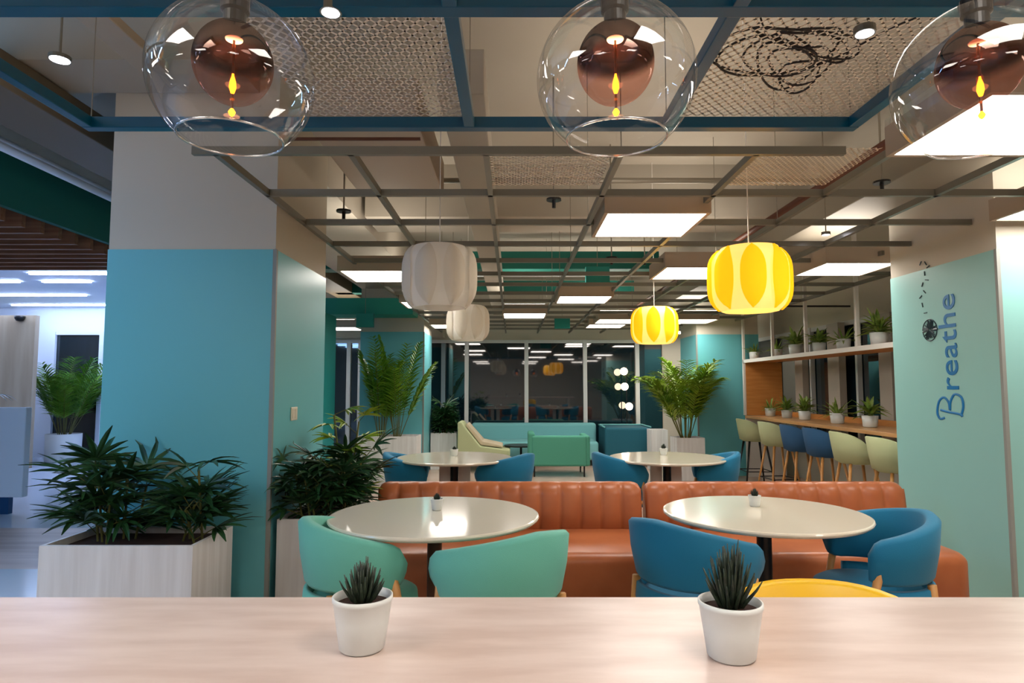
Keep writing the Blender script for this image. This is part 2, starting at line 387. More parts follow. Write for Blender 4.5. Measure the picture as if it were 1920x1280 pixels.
# spots
for i, (x, y, z, lb) in enumerate(((-2.307, 3.154, 3.02, 'small round spotlight at far left, under the beam beyond the teal frame'), (-.5, 1.695, 2.384, 'small round spotlight fixed under the teal frame between two glass globes'),
                   (1.03, 1.80, 2.384, 'small round spotlight under the mesh panel beside the cable tangle'), (2.2, 4.42, 2.42, 'small round spotlight in the grid right of the nearer yellow drum lamp'))):
    r = .045 if i == 0 else .024
    t = thing('spotlight', lb, 'spotlight', (x, y, z), 0, 'small round spotlights')
    MB().lathe([(r, 0.0), (r + .006, 0), (r + .006, .02), (.001, .02)], 20).build('body', gridm, t)
    MB().lathe([(.0005, -.001), (r, -.001), (r, .003)], 20).build('lens', spotm, t)
    if i == 0: MB().tube([(0, 0, .02), (0, 0, 3.45 - z)], .006, 6).build('stem', gridd, t)
    if z > 2.41 and i: MB().tube([(0, 0, .02), (0, 0, 3.45 - z if i == 3 else .03)], .004, 6).build('stem', gridd, t)

# ducts, pipes, trays over the grid
def duct(name, lb, cat, m, *bxs, bev=0.005):
    mb = MB()
    for q in bxs: mb.box(*q)
    return tag(mb.build(name, m, bevel=bev), lb, cat)
duct('air_duct', 'brown grey duct running back high at far left beside the column', 'duct', mat('olive duct', (104, 92, 72), .5), (-3.02, -2.62, 2.0, 12, 2.9, 3.09))
duct('air_duct', 'beige duct running back above the left side of the grid', 'duct', slab, (-.35, -.13, 2.9, 12, 2.72, 2.94))
duct('air_duct', 'wide beige duct above the grid near the left column', 'duct', housing, (-1.1, -.5, 3.3, 4.6, 2.75, 3.0))
duct('air_duct', 'long grey duct above the right side of the grid', 'duct', gridd, (2.42, 2.86, 2.9, 12, 2.66, 2.94))
duct('cable_tray', 'beige perforated tray running diagonally behind the left glass globe', 'cable tray', mat('tray metal', (170, 158, 140), .6), (-1.95, -1.8, 1.6, 3.25, 3.0, 3.05))
for (x0, x1, y, z, m, lb) in ((-1.2, 2.8, 4.7, 2.9, gridd, 'grey pipe crossing over the grid ahead of the green beam'), (-1.3, 2.8, 7.2, 2.8, cablem, 'dark pipe crossing over the middle of the grid'),
                           (-1.3, 3.4, 7.9, 2.75, mull, 'pale pipe crossing over the grid behind the dark pipe'), (-1.3, 3.4, 8.4, 2.6, brown, 'brown pipe crossing low over the far grid'), (-1.3, 3.4, 9.9, 2.7, gridd, 'grey pipe crossing near the far windows')):
    tag(MB().tube([(x0, y, z), (x1, y, z)], .022, 8).build('ceiling_pipe', m, smooth=True), lb, 'pipe', 'pipes above the grid')
tag(MB().tube([(1.95, 3.0, 2.62), (1.95, 11.5, 2.62)], .025, 8).build('ceiling_pipe', brown, smooth=True), 'dark brown pipe running back above the right of the grid', 'pipe', 'pipes above the grid')
tag(MB().tube([(-1.02, 2.86, 2.47), (-1.02, 2.86, 2.49), (-.42, 2.86, 2.49)], .008, 6).build('ceiling_pipe', brown), 'short dark bent rod above the front left grid cell', 'pipe', 'pipes above the grid')
for (x, z, lb) in ((-4.05, 3.3, 'upper white conduit running back above the green fascia'), (-3.75, 3.12, 'lower white conduit running back above the green fascia')):
    tag(MB().tube([(x, 3.6, z), (x, 11.5, z)], .035, 8).build('conduit', coolwhite, smooth=True), lb, 'pipe', 'white conduits at the left')
for (x, y, z, lb) in ((.28, 4.2, 2.6, 'black T-shaped sprinkler left of the square panel light'), (2.3, 3.9, 2.62, 'black T-shaped sprinkler above the spotlight at right'),
                  (1.3, 6.2, 2.6, 'black T-shaped sprinkler above the farther yellow drum lamp'), (.85, 5.4, 2.45, 'black sprinkler left of the hanging teal board'), (-1.15, 4.3, 2.55, 'black sprinkler close to the left column')):
    t = thing('sprinkler', lb, 'sprinkler', (x, y, z), 0, 'black sprinklers in the grid')
    MB().lathe([(.001, .0), (.05, 0), (.05, .012), (.001, .012)], 16).build('plate', black, t)
    MB().tube([(0, 0, -.05), (0, 0, 0)], .012, 8).build('head', black, t); MB().tube([(0, 0, .01), (0, 0, 3.45 - z)], .006, 6).build('drop_pipe', gridd, t)
for (x, y, z, s_, lb) in ((.93, 6.9, 2.56, .26, 'hanging teal board above the panel light in the middle of the room'), (-2.12, 9.2, 2.32, .25, 'small teal board under the green bulkhead by the left palm'), (.78, 9.9, 2.36, .24, 'teal board hanging far back in the middle, in front of the windows')):
    t = thing('hanging_board', lb, 'board', (x, y, z), 0, 'teal hanging boards')
    box(-s_ / 2, s_ / 2, -.03, .03, -s_ * .4, s_ * .4).build('board', signg, t, bevel=.004)
    MB().tube([(0, 0, s_ * .4), (0, 0, 3.45 - z)], .003, 5).build('cord', gridd, t)
# thin hanger wires of the grid
t = thing('hanger_wires', 'thin wires holding the grey ceiling grid', 'wires', (0, 0, 2.42))
for y in ys[::2]:
    for i in ((3, 5) if y < 4.6 else (1, 3, 5)): x = -1.32 + .602 * i; MB().tube([(x, y, 0), (x, y, 1.03)], .0025, 4).build('wire', gridd, t)

# reception: slat ceiling and light lines
yy = 4.55; 
t = thing('slat_ceiling', 'dark brown timber slats hung across the reception ceiling at left', 'slat ceiling', (-4.4, 4.5, 2.80))
for i in range(15):
    y = i * .235; box(-6, -.02, y, y + .05, 0, .17).build('slat', slat, t)
for (x0, x1, y, m_, lb) in ((-6.6, -5.2, 8.65, 0, 'nearest white light line in the reception ceiling, just behind the slats'), (-9.2, -7.25, 9.3, 0, 'short white light line cut by the left edge of the photo, in the second row'),
                   (-6.9, -6.2, 9.3, 0, 'short white light line in the second row behind the slats'), (-11, -7.2, 10.7, 0, 'long white light line in the reception ceiling, third row'), (-9.45, -5.2, 12.0, 0, 'farthest white light line in the reception ceiling, above the reception door'),
                   (-6.4, -3.3, 2.3, 1, 'added unseen cool fill line over the entrance side of reception'), (-6.4, -3.3, 1.2, 1, 'middle added unseen cool fill line left of the bar'), (-6.4, -3.3, .1, 1, 'added unseen cool fill line left of the bar, nearest the front wall')):  # last three lines are unseen, added to cast blue on the left column
    tag(box(x0, x1, y, y + (.12 if m_ else .055), 2.895, 2.92).build('line_light', ledfill if m_ else ledcool), lb, 'light', 'white light lines over reception')

# ------------------------------------------------------------------ drum pendants
def drum(x, y, z, m, m2, label, lit, hh=.335, r=.198):
    t = thing('drum_pendant', label, 'pendant lamp', (x, y, z), .13, 'pleated drum pendants')
    prof = []
    for i in range(15):
        u = -1 + 2 * i / 14; prof.append((r * (1 - abs(u) ** 4 * .26 - .02 * u * u), u * hh / 2))
    NP = 8; mb = MB(); n = 96; vs = []; fs = []
    for (rr, zz) in prof:
        for k_ in range(n):
            a = 2 * math.pi * k_ / n; ph = (k_ % (n // NP)) / (n // NP)
            q = rr * (1 - .035 * abs(math.cos(math.pi * ph)) ** 3); vs.append((q * math.cos(a), q * math.sin(a), zz))
    for i in range(len(prof) - 1):
        for k_ in range(n): k2 = (k_ + 1) % n; fs.append((i * n + k_, i * n + k2, (i + 1) * n + k2, (i + 1) * n + k_))
    mb.add(vs, fs); sh = mb.build('shade', m, t, smooth=True)
    # overlapping petals: broad strip pinched to a point at top and bottom
    for k_ in range(NP):
        a0 = 2 * math.pi * (k_ + .5) / NP; pm = MB(); vs = []; fs = []; rows = 14
        for i in range(rows + 1):
            u = -1 + 2 * i / rows; rr = r * (1 - abs(u) ** 4 * .26 - .02 * u * u) + .006
            hw = (.04 + .96 * (1 - abs(u) ** 2.6) ** .75) * math.pi / NP * .80 if abs(u) < 1 else .01
            for j in range(5):
                s_ = -1 + j / 2; a = a0 + s_ * hw; q = rr + .012 * (1 - abs(s_)) ; vs.append((q * math.cos(a), q * math.sin(a), u * hh / 2 * .985))
        for i in range(rows):
            for j in range(4): fs.append((i * 5 + j, i * 5 + j + 1, i * 5 + j + 6, i * 5 + j + 5))
        pm.add(vs, fs); pm.build('petal', m2, sh, smooth=True)
    MB().lathe([(.02, hh / 2 - .03), (r * .74, hh / 2)], 32).build('top_disc', m, t)
    MB().tube([(0, 0, hh / 2 - .05), (0, 0, 3.45 - z)], .003, 6).build('cord', white, t)
    MB().lathe([(.0005, -.06), (.02, -.055), (.035, -.02), (.03, .02), (.015, .05), (.015, .1)], 16).build('bulb', warmglobe if lit else potw, MB().tube([(0, 0, .1), (0, 0, hh / 2)], .016, 8).build('socket', black, t), smooth=True)
drum(-.398, 3.48, 1.955, shadew, shadew2, 'larger white pleated drum lamp hanging over the front left round table', False)
drum(1.255, 3.35, 1.922, shadey, shadey2, 'larger yellow pleated drum lamp glowing over the front right round table', True)
drum(-.422, 6.08, 1.966, shadew, shadew2, 'smaller-looking white drum lamp hanging behind the nearer white one', False, .33)
drum(1.307, 5.85, 1.920, shadey, shadey2, 'smaller-looking yellow drum lamp over the far right round table', True, .33)

# ------------------------------------------------------------------ glass globe pendants
def globe(x, y, z, label):
    t = thing('globe_pendant', label, 'pendant lamp', (x, y, z), 0, 'clear glass globes over the bar')
    Rg = .136; prof = []
    for i in range(34):
        a = -math.asin(.78) + (math.pi / 2 - .17 + math.asin(.78)) * i / 33
        prof.append((Rg * math.cos(a), Rg * math.sin(a) * .98))
    MB().lathe(prof, 64).build('outer_globe', glass, t, smooth=True)
    MB().tube([(prof[0][0] * math.cos(q), prof[0][0] * math.sin(q), prof[0][1]) for q in [2 * math.pi * i / 48 for i in range(48)]], (.0022), 6, closed=True).build('rim', glassrim, t, smooth=True)
    prof = [(.066 * math.cos(a), .072 * math.sin(a) + .022) for a in [-math.pi / 2 + .02 + (math.pi - .35) * i / 30 for i in range(31)]]
    MB().lathe([(r, z_ - .022) for r, z_ in prof], 48).build('inner_globe', smoke, t, smooth=True, loc=(0, 0, .029))
    MB().lathe([(.0005, .072), (.017, .072), (.019, .076), (.019, .118), (.024, .122), (.024, .15), (.008, .16), (.0005, .16)], 24).build('socket', black, t, smooth=False)
    MB().lathe([(.0005, .0695), (.014, .0705), (.0155, .074)], 20).build('bulb', hot, t.children[-1] if t.children[-1].name.startswith('socket') else t)
    MB().lathe([(.0005, -.026), (.003, -.024), (.006, -.014), (.005, -.004), (.002, .006), (.0005, .02)], 16).build('filament_and_glint', filament_and_glint, t, smooth=True)
    MB().tube([(0, 0, .01), (0, 0, .072)], .0022, 6).build('filament_stem', brown, t)
    MB().tube([(0, 0, -.026), (0, 0, -.06)], .0022, 6).build('filament_stem', brown, t)
    MB().lathe([(.0005, -.066), (.004, -.063), (.006, -.058), (.003, -.053), (.0005, -.05)], 16).build('filament_and_glint', filament_and_glint, t, smooth=True)  # lower bead and its stem added for a reflection in the globe
    MB().tube([(0, 0, .155), (0, 0, 3.45 - z)], .003, 6).build('cord', black, t)
    l = bpy.data.lights.new('bulb_light', 'POINT'); l.energy = 1.0; l.color = (1, .42, .14); l.shadow_soft_size = .004
    lo = bpy.data.objects.new('bulb_light', l); C.objects.link(lo); lo.parent = t; lo.location = (0, 0, -.012)
globe(-.482, 1.07, 1.885, 'leftmost clear glass globe lamp over the bar, brown inner globe')
globe(.179, 1.07, 1.885, 'middle clear glass globe lamp over the bar, orange filament glowing')
globe(.808, 1.07, 1.880, 'rightmost clear glass globe lamp, cut by the edge of the photo')

# ------------------------------------------------------------------ tables
def roundtable(x, y, label, stem, far=False, k=1.0):
    t = thing('round_table', label, 'table', (x, y, 0), 0, 'round dining tables')
    MB().lathe([(a * k, b_) for a, b_ in ((.0005, .722), (.44, .722), (.488, .728), (.498, .736), (.5, .742), (.497, .748), (.49, .75), (.0005, .75))], 96).build('tabletop', tabletop, t, smooth=False, bevel=0)
    MB().lathe([(.035, .03), (.035, .722)], 24).build('pedestal', stem, t, smooth=True)
    MB().lathe([(.0005, 0), (.24, 0), (.24, .012), (.06, .03), (.0005, .03)], 40).build('base', stem, t)
    MB().lathe([(.0005, .70), (.12, .70), (.12, .722), (.0005, .722)], 24).build('mounting_plate', black, t)
    if far:
        for sx in (-1, 1): box(sx * .085 - .05, sx * .085 + .05, .03, .06, .03, .70).build('pedestal_panel', white, t)
    return t
roundtable(-.370, 3.12, 'front left round white table between the two mint chairs', brown)
roundtable(1.225, 3.17, 'front right round white table between two blue chairs', black, k=.955)
roundtable(-.50, 5.62, 'far left round white table behind the leather bench', black, True)
roundtable(1.345, 5.62, 'far right round white table behind the leather bench', black, True)

# ------------------------------------------------------------------ tub chairs
def tubchair(m, label, group):
    t = thing('tub_chair', label, 'chair', (0, 0, 0), 0, group)   # faces +y
    rings = []; N = 36; A = R(112)
    for i in range(N + 1):
        a = -A + 2 * A * i / N; u = abs(a) / A
        zt = .80 - .10 * (u ** 1.4); zb = .53 + .0 * u
        if u > .9: k_ = (u - .9) / .1; zt -= .05 * k_ ** 2; zb += .02 * k_ ** 2
        rr = .252; sx = 1.03
        ring = []
        th_ = .024
        for (dr, zz) in ((-th_, zb + .012), (-th_ + .01, zb), (th_ - .01, zb - .004), (th_, zb + .012), (th_ + .012, (zt + zb) / 2), (th_ + .012, zt - .015), (th_ - .004, zt), (-th_ + .008, zt), (-th_, zt - .014), (-th_, (zt + zb) / 2)):
            q = rr + dr - .02 * (1 - (zz - zb) / max(.01, zt - zb))
            ring.append((q * sx * math.sin(a), -q * math.cos(a), zz))
        rings.append(ring)
    MB().loft(rings).build('back_shell', m, t, smooth=True)
    MB().lathe([(.0005, .345), (.18, .345), (.222, .37), (.232, .42), (.228, .462), (.2, .478), (.0005, .482)], 40).build('seat', m, t, smooth=True)
    # rear band under the shell
    rings = []
    for i in range(25):
        a = -R(95) + R(190) * i / 24; ring = []
        for (dr, zz) in ((0, .40), (.02, .40), (.026, .44), (.02, .50), (0, .505)): ring.append(((.239 + dr) * math.sin(a), -(.239 + dr) * math.cos(a), zz))
        rings.append(ring)
    MB().loft(rings).build('lower_band', m, t, smooth=True)
    for sx in (-1, 1):
        MB().tube([(sx * .182, -.182, .52), (sx * .215, -.215, 0)], .019, 8, .012).build('leg', oak, t, smooth=True)
        MB().tube([(sx * .250, .05, .60), (sx * .232, .18, 0)], .019, 8, .012).build('leg', oak, t, smooth=True)
        MB().tube([(sx * .18, .0, .40), (sx * .245, .07, .40)], .015, 8).build('seat_bracket', oak, t, smooth=True)
    return t
def face(dx, dy): return math.atan2(-dx, dy)
c0 = tubchair(mint, 'mint green tub chair at the left of the front left table', 'mint green tub chairs')
c0.location = (-.645, 2.88, 0); c0.rotation_euler[2] = face(.9, .45)
dup(c0, (-.055, 2.70, 0), face(-.6, .75), 'mint green tub chair at the right of the front left table, back to the bar')
cb = tubchair(blue, 'blue tub chair at the left of the front right table, seen from behind', 'blue tub chairs')
cb.location = (.81, 2.88, 0); cb.rotation_euler[2] = face(.8, .55)
dup(cb, (1.62, 2.98, 0), face(-1, .12), 'blue tub chair at the right of the front right table, beside the bench end')
for (x, y, dx, dy, lb) in ((-.83, 5.60, 1, .1, 'blue tub chair at the left of the far left table'), (-.09, 5.60, -.9, .5, 'blue tub chair at the right of the far left table'),
                       (.98, 5.62, 1, .2, 'blue tub chair at the left of the far right table'), (1.70, 5.66, -1, .2, 'blue tub chair at the right of the far right table')):
    dup(cb, (x, y, 0), face(dx, dy), lb)

# ------------------------------------------------------------------ leather booth
t = thing('booth_bench', 'long tan leather bench with channelled back behind the front tables', 'bench', (0, 4.15, 0))
def backrest(x0, x1):
    nch = int(round((x1 - x0) / .135)); per = 10; rings = []
    for i in range(nch * per + 1):
        u = i / per; x = x0 + (x1 - x0) * i / (nch * per); bul = .022 * abs(math.sin(math.pi * u)) ** .55
        e = min(i, nch * per - i) / 6.0; ed = 1 if e >= 1 else math.sqrt(max(0, 1 - (1 - e) ** 2)); tz = .735 - .03 * (1 - ed)
        ring = [(x, .02 - bul * ed, .40), (x, .03 - bul * ed, .55), (x, .045 - bul * ed, .66), (x, .055 - bul * .9 * ed, .70), (x, .075, tz - .008 + bul * .25), (x, .10, tz + bul * .3), (x, .14, tz), (x, .17, .70), (x, .18, .64), (x, .18, .40)]
        rings.append(ring)
    return MB().loft(rings)
backrest(-.865, .835).build('backrest', leather, t, smooth=True)
backrest(.87, 2.54).build('backrest', leather, t, smooth=True)
def rbox(x0, x1, y0, y1, z0, z1, rad=.05, n=6):
    rings = []
    for (ins, z) in [(0, z0)] + [(rad * (1 - math.sin(q)), z1 - rad + rad * math.sin(q) * 1.0) if False else (rad * (1 - math.cos(q)), z1 - rad + rad * math.sin(q)) for q in [math.pi / 2 * i / n for i in range(n + 1)]] + [(rad + .1, z1 + .004)]:
        ring = []; cr = max(.02, rad * 1.4 - ins * .3)
        for (cx, cy, a0) in ((x1 - ins - cr, y1 - ins - cr, 0), (x0 + ins + cr, y1 - ins - cr, 90), (x0 + ins + cr, y0 + ins + cr, 180), (x1 - ins - cr, y0 + ins + cr, 270)):
            for j in range(7): q = R(a0 + 15 * j); ring.append((cx + cr * math.cos(q), cy + cr * math.sin(q), z))
        rings.append(ring)
    return MB().loft(rings)
rbox(-.85, 2.50, -.62, .06, .06, .455, .06).build('seat', leather, t, smooth=True)
box(-.80, 2.5, -.55, .17, 0, .06).build('plinth', leathers, t)
box(-.86, 2.53, .065, .175, .06, .40).build('back_panel', leathers, t)

# ------------------------------------------------------------------ foreground bar
t = thing('bar_counter', 'pale washed wood bar top across the bottom of the photo', 'counter', (0, .75, 0))
box(-2.1, 2.3, -.35, .368, .96, 1.0).build('top', counterm, t, bevel=.004)
for x in (-1.9, 2.1): box(x - .03, x + .03, -.3, .2, 0, .96).build('support', white, t)

def succulent(x, y, z, s, label, seed, tall=1.0, group='cactus pots on the bar'):
    random.seed(seed)
    t = thing('succulent_pot', label, 'potted plant', (x, y, z), 0, group); t.scale = (s, s, s)
    MB().lathe([(.0005, 0), (.027, 0), (.0305, .003), (.036, .040), (.0395, .064), (.0408, .0655), (.0408, .071), (.0385, .0715), (.0375, .062), (.035, .056)], 48).build('pot', potw, t, smooth=True)
    MB().lathe([(.0368, .060), (.02, .063), (.0005, .065)], 32).build('soil', soil, t)
    mb = MB()
    for i in range(64):
        u = i / 63; a = i * 2.4; tilt = .08 + .75 * u ** 2 + random.uniform(-.06, .06); L = (.058 - .026 * u) * tall * random.uniform(.85, 1.15)
        d = Vector((math.cos(a) * math.sin(tilt), math.sin(a) * math.sin(tilt), math.cos(tilt)))
        p = Vector((math.cos(a), math.sin(a), 0)) * (.002 + .009 * u); p.z = .061
        mb.tube([p, p + d * L * .35 + Vector((0, 0, .002)), p + d * L * .75 + Vector((0, 0, .005)), p + d * L + Vector((0, 0, .010))], .0036, 5, .0006)
    mb.build('leaves', leafx, t, smooth=True)
    return t
succulent(-.2045, .90, 1.0, 1.0, 'white pot with dark spiky succulent on the bar, the left one', 1, .82)
succulent(.290, .873, 1.0, 1.02, 'white pot with taller dark spiky succulent on the bar, the right one', 2, 1.2)
succulent(-.372, 3.22, .75, .78, 'tiny succulent pot on the front left round table', 3, .6, 'small pots on the round tables')
succulent(1.24, 3.32, .75, .78, 'tiny succulent pot on the front right round table', 4, .8, 'small pots on the round tables')
succulent(-.51, 5.72, .75, .85, 'tiny white pot on the far left round table', 5, .5, 'small pots on the round tables')
succulent(1.36, 5.80, .75, .85, 'tiny white pot with dark plant on the far right round table', 6, .8, 'small pots on the round tables')
mb = MB(); 

# ------------------------------------------------------------------ plants
def rhapis(mb, st, cx, cy, z0, sx, sy, n, hmin, hmax, fl=.24, nb=8, W=.026):
    for i in range(n):
        a = random.uniform(0, 6.28); px = cx + random.uniform(-sx, sx) * .7; py = cy + random.uniform(-sy, sy) * .7
        hh = random.uniform(hmin, hmax); top = Vector((px + random.uniform(-.1, .1), py + random.uniform(-.08, .08), z0 + hh))
        st.tube([(px, py, z0 - .02), top], .006, 6)
        for j in range(7):
            q = a + j * 2.2 + random.uniform(-.3, .3); zz = z0 + hh * (.12 + .88 * j / 6); base = Vector((px + (top.x - px) * (zz - z0) / hh, py + (top.y - py) * (zz - z0) / hh, zz))
            el = random.uniform(.3, .95); d = Vector((math.cos(q) * math.cos(el), math.sin(q) * math.cos(el), math.sin(el)))
            pl = random.uniform(.06, .15); e = base + d * pl; st.tube([base, e], .0025, 4)
            side = d.cross(Vector((0, 0, 1))).normalized(); upv = side.cross(d)
            for k_ in range(nb):
                f_ = -1 + 2 * k_ / (nb - 1); an = f_ * 1.35
                dd = d * math.cos(an) + side * math.sin(an) + upv * random.uniform(-.12, .12)
                mb.blade(e, dd, upv, fl * (1 - .25 * abs(f_)) * random.uniform(.85, 1.12), W, random.uniform(.35, .8), 4, .15)
def areca(mb, st, cx, cy, z0, n, L, spread, lean, lw=.02, ll=.2, seed=0, bend=1.3):
    random.seed(seed)
    for i in range(n):
        a = i * 2.39996 + random.uniform(-.3, .3); el = R(random.uniform(*lean)); LL = L * random.uniform(.7, 1.05)
        d = Vector((math.cos(a) * math.cos(el), math.sin(a) * math.cos(el), math.sin(el))); p = Vector((cx + math.cos(a) * spread, cy + math.sin(a) * spread, z0))
        pts = [p.copy()]; N = 16; cur = p.copy(); dd = d.copy()
        for k_ in range(N):
            u = k_ / N; dd = (dd + Vector((math.cos(a) * .25, math.sin(a) * .25, -.5)) * (bend * u * u * 2.2 / N)).normalized(); cur = cur + dd * LL / N; pts.append(cur.copy())
        st.tube(pts, .007, 5, .002)
        for k_ in range(5, N + 1):
            for sub in (0, .5):
                if k_ == N and sub: continue
                q = pts[k_] if not sub else (pts[k_] + pts[min(N, k_ + 1)]) / 2
                dr = (pts[min(N, k_ + 1)] - pts[k_ - 1]).normalized(); side = dr.cross(Vector((0, 0, 1)))
                if side.length < .05: side = Vector((-math.sin(a), math.cos(a), 0))
                side.normalize(); l_ = ll * math.sin(math.pi * (.18 + .72 * (k_ - 4) / (N - 4))) * random.uniform(.85, 1.15)
                for s_ in (-1, 1):
                    mb.blade(q, dr * .8 + side * s_ * .9 + Vector((0, 0, .15)), Vector((0, 0, 1)), l_, lw, random.uniform(.3, .9), 3, .1)
def clampv(mb, x0=-9, x1=9, y0=-9, y1=9):
    # foliage stops softly against the wall behind it
    def sc(v, a, b): return a + (v - a) * .03 if v < a else (b + (v - b) * .03 if v > b else v)
    mb.v = [(sc(v[0], x0, x1), sc(v[1], y0, y1), v[2]) for v in mb.v]
def planter(name, label, cat, x0, x1, y0, y1, h, m=ptray, group=None):
    t = thing(name, label, cat, ((x0 + x1) / 2, (y0 + y1) / 2, 0), 0, group); w_, d_ = (x1 - x0) / 2, (y1 - y0) / 2; th_ = .018
    mb = MB()
    mb.box(-w_, w_, -d_, -d_ + th_, 0, h); mb.box(-w_, w_, d_ - th_, d_, 0, h); mb.box(-w_, -w_ + th_, -d_ + th_, d_ - th_, 0, h); mb.box(w_ - th_, w_, -d_ + th_, d_ - th_, 0, h); mb.box(-w_ + th_, w_ - th_, -d_ + th_, d_ - th_, .02, .04)
    mb.build('planter_box', m, t)
    box(-w_ + th_, w_ - th_, -d_ + th_, d_ - th_, h - .2, h - .035).build('soil', soil, t)
    return t
G = 'planters with dark fan palms'
t = planter('planter', 'white planter box with dark fan-leaved palms in front of the left teal column', 'planter', -2.26, -1.525, 3.12, 3.56, .6, group=G)
random.seed(11); mb = MB(); st = MB(); rhapis(mb, st, -.15, 0, .56, .13, .12, 5, .16, .48, .25, 8, .028); clampv(mb, y1=.33); mb.build('foliage', leafd, t); st.build('canes', stemm, t)
random.seed(15); mb = MB(); st = MB(); rhapis(mb, st, .24, 0, .56, .08, .10, 4, .16, .40, .23, 8, .028); clampv(mb, y1=.33); mb.build('foliage', leafd, t); st.build('canes', stemm, t)
t = planter('planter', 'white planter box with bushy dark palms along the right side of the left column', 'planter', -1.35, -.94, 3.74, 4.3, .6, group=G)
random.seed(21); mb = MB(); st = MB(); rhapis(mb, st, .03, 0, .56, .18, .32, 15, .12, .42, .21); clampv(mb, x0=-.215); mb.build('foliage', leafd, t); st.build('canes', stemm, t)
random.seed(22); mb = MB(); st = MB(); rhapis(mb, st, .10, .2, .56, .06, .06, 2, .45, .62, .16); clampv(mb, x0=-.215); mb.build('lime_foliage', leafr, t); st.build('canes', stemm, t)
t = planter('planter', 'low white planter with a tall green palm in front of the far left teal column', 'planter', -2.2, -1.35, 9.15, 9.6, .66)
mb = MB(); st = MB(); areca(mb, st, -.13, 0, .6, 12, 1.35, .04, (72, 88), .035, .26, 3, .8); areca(mb, st, .10, 0, .6, 12, 1.45, .04, (66, 88), .035, .28, 4, .8); mb.build('foliage', leafp, t); st.build('stems', stemm, t)
t = planter('planter', 'square white planter with a round dark bush before the far window', 'planter', -1.35, -.92, 10.7, 11.15, .6, group=G)
random.seed(41); mb = MB(); st = MB(); rhapis(mb, st, .02, 0, .56, .16, .16, 12, .15, .48, .26, 7, .035); clampv(mb, x0=-.22, x1=.24); mb.build('foliage', leafd, t); st.build('canes', stemm, t)
t = planter('planter', 'square white planter with a drooping palm before the far right teal column', 'planter', 2.40, 2.81, 9.4, 9.8, .62)
mb = MB(); st = MB(); areca(mb, st, -.02, 0, .58, 26, 1.25, .06, (66, 88), .035, .34, 8, 2.5); clampv(mb, y1=.33); mb.build('foliage', leafr, t); st.build('stems', stemm, t)
planter('planter', 'small white planter tucked behind the drooping palm planter', 'planter', 2.28, 2.55, 10.55, 10.9, .66)
# reception palm
t = thing('potted_palm', 'tall green palm in a round white pot before the dark reception door', 'potted plant', (-8.30, 11.95, 0))
MB().lathe([(.0005, 0), (.27, 0), (.28, .02), (.29, .5), (.27, .5), (.265, .45)], 40).build('pot', potw, t, smooth=True)
MB().lathe([(.0005, .45), (.27, .44)], 32).build('soil', soil, t)
mb = MB(); st = MB(); areca(mb, st, 0, 0, .44, 24, 1.6, .08, (62, 88), .03, .42, 12, 1.2); clampv(mb, y1=.6); mb.build('foliage', leafp, t); st.build('stems', stemm, t)

# ------------------------------------------------------------------ reception desk
t = thing('reception_desk', 'white reception desk at the left edge with a blue plinth', 'desk', (-6.1, 7.4, 0))
box(-1.2, .85, -.45, -.36, .18, 1.14).build('body', coolwhite, t, bevel=.01)
box(-1.2, .1, -.36, .3, 1.08, 1.12).build('top', coolwhite, t, bevel=.005)
box(-1.2, -1.1, -.36, .3, 0, 1.08).build('side_panel', coolwhite, t)
box(-1.2, .70, -.43, -.37, 0, .18).build('plinth', mat('blue plinth', (16, 66, 110), .4), t)
t = thing('vase_plant', 'spiky dark plant in a glass bowl on the reception desk', 'potted plant', (-5.98, 7.3, 1.122))
MB().lathe([(.0005, .0), (.07, .0), (.1, .04), (.11, .09), (.09, .13)], 24).build('bowl', potw, t, smooth=True)
mb = MB(); random.seed(3)
for i in range(16):
    a = i * 2.4; mb.blade((0, 0, .1), (math.cos(a), math.sin(a), 1.2), (0, 0, 1), .34, .028, 1.8, 6, .1)
mb.build('leaves', leafd, t)

# switch plate on the left column
t = thing('switch_plate', 'small cream switch plate on the side of the left column', 'switch', (-1.379, 4.06, 1.19))
pl = box(-.0, .008, -.055, .055, -.042, .042).build('plate', plug, t, bevel=.003)
box(.008, .011, -.04, -.005, -.028, .028).build('rocker', plug, pl); box(.008, .011, .005, .04, -.028, .028).build('rocker', plug, pl)
# camera and detector over reception
t = thing('ceiling_camera', 'small dark dome camera on the reception wall', 'camera', (-8.35, 10.8, 2.56))
MB().lathe([(.0005, -.09), (.05, -.08), (.075, -.04), (.08, 0), (.0005, 0)], 20).build('dome', black, t, smooth=True)

# ------------------------------------------------------------------ window counter, shelf, stools
t = thing('window_counter', 'long oak counter along the right windows with six stools', 'counter', (3.85, 7.6, 0))
box(-.27, .33, -2.5, 2.29, .885, .925).build('top', ctop, t, bevel=.004)
box(.30, .35, -2.5, 2.29, .926, .99).build('upstand', oakp, t)
box(-.27, .33, 2.25, 2.29, 0, .885).build('end_panel', white, t)
t = thing('hanging_shelf', 'white edged shelf hung over the window counter, with a wooden end panel', 'shelf', (3.85, 7.6, 0))
box(-.27, .2, -2.5, 2.29, 1.735, 1.775).build('board', oakp, t); box(-.285, -.27, -2.5, 2.29, 1.73, 1.78).build('front_edge', white, t)
box(-.25, .3, 2.25, 2.28, .93, 1.735).build('end_panel', oakp, t)
box(-.285, -.255, 2.26, 2.31, .93, 3.45).build('post', white, t)
for y in (1.22, .21, -.96, -2.1): box(-.27, -.235, y - .018, y + .018, 1.775, 3.45).build('post', white, t)
tag(MB().tube([(2.95, 7.9, 2.36), (4.2, 7.9, 2.36)], .012, 6).build('curtain_rail', cablem), 'thin dark rail crossing above the hanging shelf', 'rail')

